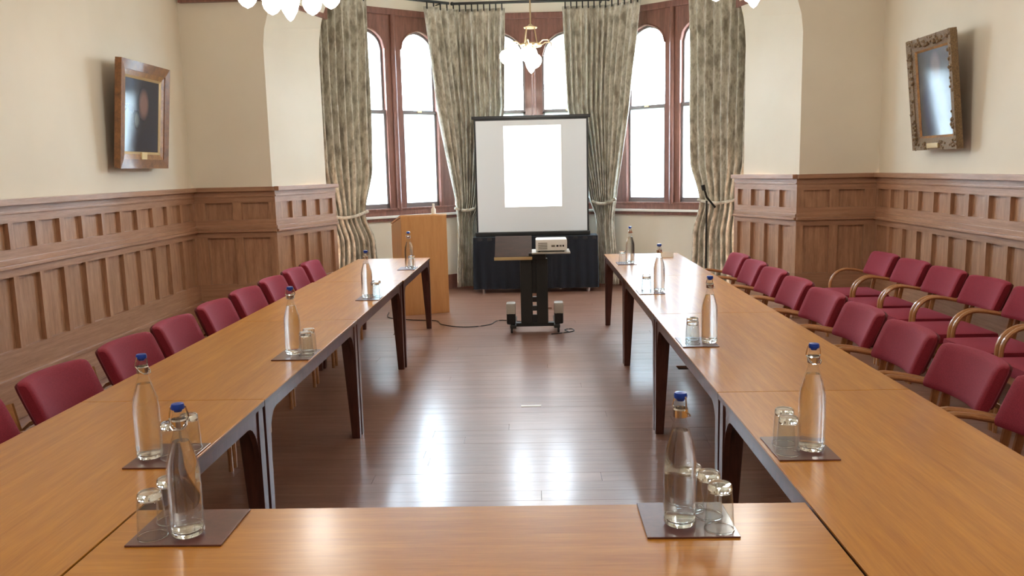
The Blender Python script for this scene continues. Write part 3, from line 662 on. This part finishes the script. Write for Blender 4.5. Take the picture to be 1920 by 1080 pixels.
bm = NB(); box(bm, (-.722, -.0065, .058), (.722, -.0045, 1.51)); obj('white_surface', bm, 'screen', ps)
bm = NB(); box(bm, (-.775, -.022, 1.53), (.775, .012, 1.57), .006); obj('top_bar', bm, 'black', ps)
bm = NB(); tube(bm, [(0, .03, .05), (0, .03, 1.56)], .01, 8); obj('rear_pole', bm, 'black_metal', ps)
bm = NB(); box(bm, (-.36, -.0085, .385), (.39, -.007, 1.44)); o = obj('glowing_slide_panel', bm, 'slide', ps); o['label'] = 'glowing panel standing for the projected slide'  # thin self-lit panel in place of light thrown by the projector

# ------------------------------------------------------------------ projector trolley
tr = thing('projector_trolley', 'black wheeled projector trolley standing between the table rows', 'trolley', (-.01, 8.25, 0))
bm = NB(); box(bm, (-.25, -.02, .05), (.25, .05, .09), .008); box(bm, (-.25, -.12, .05), (-.19, .42, .085), .008); box(bm, (.19, -.12, .05), (.25, .42, .085), .008); obj('base_frame', bm, 'black_metal', tr)
for sx in (-1, 1):
    for y in (-.09, .38):
        bm = NB(); lathe(bm, [(0, -.011), (.022, -.011), (.026, -.006), (.026, .006), (.022, .011), (0, .011)], 14, cap=False)
        o = obj('caster', bm, 'black', tr, loc=(sx*.235, y, .026), rot=(0, PI/2, 0))
    bm = NB(); box(bm, (sx*.24-.045, -.10, .085), (sx*.24+.045, .06, .30), .022); o = obj('wheel_cover', bm, 'black', tr, smooth=True)
    bm = NB(); box(bm, (sx*.24-.048, -.104, .19), (sx*.24+.048, .03, .305), .02); obj('grey_cover', bm, 'grey_cap', o, smooth=True)
    bm = NB(); box(bm, (-.14 if sx < 0 else .02, -.03, .085), (-.02 if sx < 0 else .135, .05, .74), .006); obj('upright', bm, 'black_metal', tr)
bm = NB()
z = .09
for z0, z1 in ((.09, .17), (.21, .26), (.30, .35), (.39, .74)): box(bm, (-.021, -.01, z0), (.021, .04, z1))
obj('slotted_web', bm, 'black', tr)
bm = NB(); box(bm, (-.05, -.06, .74), (.12, .10, .80), .006); obj('head_bracket', bm, 'black_metal', tr)
bm = NB(); box(bm, (-.02, -.17, .80), (.36, .2, .815), .004); obj('projector_shelf', bm, 'grey_cap', tr)
bm = NB(); box(bm, (-.39, 0, 0), (-.02, .32, .018), .003, Matrix.Translation((0, -.05, .755)) @ Matrix.Rotation(.62, 4, 'X')); o = obj('sloping_shelf', bm, 'dark_board', tr); o['label'] = 'sloping brown shelf'
bm = NB(); box(bm, (-.395, -.075, .735), (-.015, -.045, .765), .003); obj('shelf_lip', bm, 'gilt_pale', tr)
bm = NB(); tube(bm, [(-.05, .03, .80), (-.2, .05, .80), (-.3, .06, .80)], .012, 8); obj('shelf_arm', bm, 'black_metal', tr)
pj = thing('projector', 'white projector on the right hand shelf of the trolley', 'projector', (.165, 8.255, .8152))
bm = NB(); box(bm, (-.155, -.13, .012), (.155, .13, .125), .014); obj('casing', bm, 'white_pl', pj, smooth=True)
for k in range(4):
    bm = NB(); box(bm, (-.13, -.1335, .03+k*.018), (-.04, -.129, .037+k*.018)); obj('vent_slot', bm, 'vent', pj)
for k, (x, w_) in enumerate(((.0, .035), (.05, .02), (.08, .02), (.11, .015))):
    bm = NB(); box(bm, (x, -.1335, .05), (x+w_, -.129, .068)); obj('socket', bm, 'vent' if k % 2 == 0 else 'black', pj)
for sx in (-1, 1):
    for sy in (-1, 1): bm = NB(); box(bm, (sx*.12-.01, sy*.1-.01, 0), (sx*.12+.01, sy*.1+.01, .014)); obj('foot', bm, 'black', pj)
bm = NB(); lathe(bm, [(0, 0), (.03, 0), (.032, .02), (.026, .022), (0, .016)], 18); obj('lens', bm, 'black', pj, loc=(.08, .128, .07), rot=(-PI/2, 0, 0))
def cable(name, label, pts, r=.005):
    P = [Vector(p) for p in pts]; P = [2*P[0]-P[1]]+P+[2*P[-1]-P[-2]]; out = []
    for a, b, c_, d in zip(P, P[1:], P[2:], P[3:]):
        for k in range(6):
            t_ = k/6; out.append(.5*((2*b)+(c_-a)*t_+(2*a-5*b+4*c_-d)*t_**2+(3*b-a-3*c_+d)*t_**3))
    bm = NB(); tube(bm, out+[P[-2]], r, 7); return tag(obj(name, bm, 'black', smooth=True), label, 'cable')
cable('cable', 'black cable trailing over the floor from lectern to trolley', [(-1.72, 9.5, .006), (-1.66, 9.15, .006), (-1.4, 8.98, .006), (-1.1, 8.9, .006), (-1.0, 8.66, .006), (-.75, 8.5, .006), (-.5, 8.6, .006), (-.40, 8.85, .006), (-.14, 8.75, .006)])
cable('cable', 'short black cable loop lying right of the trolley wheels', [(.15, 8.05, .006), (.3, 8.12, .006), (.38, 8.2, .006), (.36, 8.3, .006), (.29, 8.26, .006), (.33, 8.14, .006)])
bm = NB(); box(bm, (-.07, -.02, 0), (.07, .02, .0012)); tag(obj('floor_mark', bm, 'white_pl', loc=(-.045, 5.58, .0003)), 'short white mark in the middle of the floor', 'tape')  # thin white rectangle lying on the boards
# microphone stand
ms = thing('microphone_stand', 'thin black stand with a boom beside the right hand curtain', 'stand', (1.99, 9.62, 0))
bm = NB(); tube(bm, [(0, 0, .02), (0, 0, 1.22)], .011, 8); obj('pole', bm, 'black', ms)
for k in range(3):
    a = k*2*PI/3+.4; bm = NB(); tube(bm, [(0, 0, .14), (.2*math.cos(a), .2*math.sin(a), .01)], .008, 6); obj('leg', bm, 'black', ms)
bm = NB(); tube(bm, [(-.03, 0, 1.36), (.0, 0, 1.26), (.10, 0, 1.14)], .012, 8); obj('boom', bm, 'black', ms)
bm = NB(); tube(bm, [(-.045, 0, 1.40), (-.03, 0, 1.34)], .022, 10); obj('head', bm, 'black', ms)

# ------------------------------------------------------------------ pictures
def picture(name, label, W_, H_, fw, mats_, x, y, z, side, lean, depth=.07, ornate=False, plate=False):
    """local: x across, y out of the wall, z up"""
    root = thing(name, label, 'picture', (x, y, z)); root.rotation_mode = 'XYZ'
    rz = -PI/2 if side < 0 else PI/2         # local -y... face direction
    root.rotation_euler = (0, 0, rz)
    Rx = Matrix.Rotation(-lean, 4, 'X')
    def put(nm, bm, m, lab=None): bmesh.ops.transform(bm, matrix=Rx, verts=bm.verts[:]); o = obj(nm, bm, m, root); return o
    f1, f2, f3 = mats_
    def bar(bm, a, b, w_, d0, d1):     # mitred moulding
        pass
    def ring(nm, m, o0, o1, y0, y1, ysl):
        bm = NB(); A = []; 
        for off, yy in ((o0, y0), (o0, y1), (o1, ysl), (o1, y0)):
            A.append([bm.verts.new((sx*(W_/2-off), yy, (H_-off) if sz > 0 else off)) for sx, sz in ((-1, -1), (1, -1), (1, 1), (-1, 1))])
        for P_, Q_ in zip(A, A[1:]+A[:1]):
            for i in range(4): bm.faces.new((P_[i], P_[(i+1) % 4], Q_[(i+1) % 4], Q_[i]))
        return put(nm, bm, m)
    ring('outer_frame', f1, 0, fw*.55, 0, depth, depth*.8)
    ring('inner_frame', f2, fw*.55, fw*.85, 0, depth*.7, depth*.5)
    ring('slip', f3, fw*.85, fw, 0, depth*.5, depth*.3)
    bm = NB(); box(bm, (-W_/2+fw*.9, depth*.15, fw*.9), (W_/2-fw*.9, depth*.25, H_-fw*.9)); put('canvas', bm, M['paint2'] if ornate else M['paint1'])
    bm = NB(); box(bm, (-W_/2+.02, -.012, .02), (W_/2-.02, 0, H_-.02)); put('backboard', bm, 'leg')
    if ornate:
        bm = NB(); rr = random.Random(2)
        for i in range(150):
            t_ = rr.random()*2*(W_+H_); k = rr.uniform(.01, fw*.6)
            if t_ < W_: px, pz = t_-W_/2, k
            elif t_ < 2*W_: px, pz = t_-W_*1.5, H_-k
            elif t_ < 2*W_+H_: px, pz = -W_/2+k, t_-2*W_
            else: px, pz = W_/2-k, t_-2*W_-H_
            r_ = rr.uniform(.010, .02)
            bmesh.ops.create_icosphere(bm, subdivisions=1, radius=r_, matrix=Matrix.Translation((px, depth*.85, pz)))
        o = put('leaf_carving', bm, f1); o['kind'] = 'stuff'
        bm = NB(); box(bm, (-.10, depth*.6, .015), (.10, depth+.012, .06), .006); put('title_plate', bm, 'gilt_pale')
    if plate: bm = NB(); box(bm, (-.05, depth*.45, fw*.52), (.05, depth*.8, fw*.98), .003); put('title_plate', bm, 'brass_plate')
    return root
picture('framed_portrait', 'dark portrait painting in a plain gilt frame on the left wall', 0.93, .92, .145, ('gilt_brown', 'gilt', 'gilt_pale'), XL+.05, 7.46, 1.72, -1, .10, .055, plate=True)
picture('framed_portrait', 'dark glazed portrait in an ornate carved gilt frame on the right wall', .79, .96, .12, ('gilt_dark', 'gilt_dark', 'gilt'), XR-.05, 7.30, 1.72, 1, .11, .055, ornate=True)

# ------------------------------------------------------------------ chandeliers
def chandelier(x, y, zb, label, first=None):
    if first:
        o = dup(first, (x, y, zb), .35, label, 'glass shaded chandeliers'); o['category'] = 'chandelier'
        return o
    c = thing('chandelier', label, 'chandelier', (x, y, zb), .2, 'glass shaded chandeliers')
    bm = NB(); tube(bm, [(0, 0, .50), (0, 0, ZC-zb)], .008, 8); obj('ceiling_rod', bm, 'brass', c)
    bm = NB(); lathe(bm, [(.0, .47), (.07, .475), (.075, .485), (.03, .50), (.012, .52)], 20); obj('crown', bm, 'brass', c, smooth=True)
    for k in range(4):
        a = k*PI/2+.4; bm = NB(); tube(bm, [(.06*math.cos(a), .06*math.sin(a), .48), (.10*math.cos(a), .10*math.sin(a), .30)], .006, 6); obj('hanger', bm, 'brass', c)
    bm = NB(); lathe(bm, [(.085, .285), (.115, .285), (.12, .30), (.115, .315), (.085, .315)], 24, cap=False); obj('ring', bm, 'brass', c)
    sh = [(.022, .155), (.045, .145), (.066, .115), (.07, .08), (.058, .045), (.034, .018), (.0, .0)]
    for k in range(6):
        a = k*PI/3; ca, sa = math.cos(a), math.sin(a)
        bm = NB(); tube(bm, [(.11*ca, .11*sa, .30), (.17*ca, .17*sa, .335), (.24*ca, .24*sa, .33), (.28*ca, .28*sa, .285), (.285*ca, .285*sa, .235)], .007, 6); obj('arm', bm, 'brass', c)
        bm = NB(); lathe(bm, sh, 16, (.285*ca, .285*sa, .085), cap=False); obj('shade', bm, 'lamp', c, smooth=True)
    bm = NB(); lathe(bm, [(.03, .27), (.06, .25), (.075, .20), (.072, .14), (.052, .07), (.022, .018), (0, 0)], 20, cap=False); o = obj('centre_shade', bm, 'lamp', c, smooth=True)
    return c
c1 = chandelier(-1.69, 6.0, 2.70, 'chandelier with lit glass shades at the top left')
chandelier(1.55, 6.0, 2.70, 'chandelier with lit glass shades at the top right', c1)
chandelier(.0, 9.2, 2.65, 'chandelier hanging before the centre bay window', c1)
for x in (-1.69, 1.55): chandelier(x, 1.2, 2.70, 'unseen chandelier added as fill light, %s side' % ('left' if x < 0 else 'right'), c1)  # overhead pair out of view, added to fill the room with light
for i, (x, y, z) in enumerate([(-1.69, 6, 2.62), (1.55, 6, 2.62), (0, 9.2, 2.57), (-1.69, 1.2, 2.62), (1.55, 1.2, 2.62)]):  # the last two positions belong to the added fill pair
    ld = bpy.data.lights.new('chandelier_bulb', 'POINT'); ld.energy = LAMP_W; ld.color = (1, .97, .90); ld.shadow_soft_size = .12
    lo = bpy.data.objects.new('chandelier_bulb', ld); C.objects.link(lo); lo.location = (x, y, z-.07)
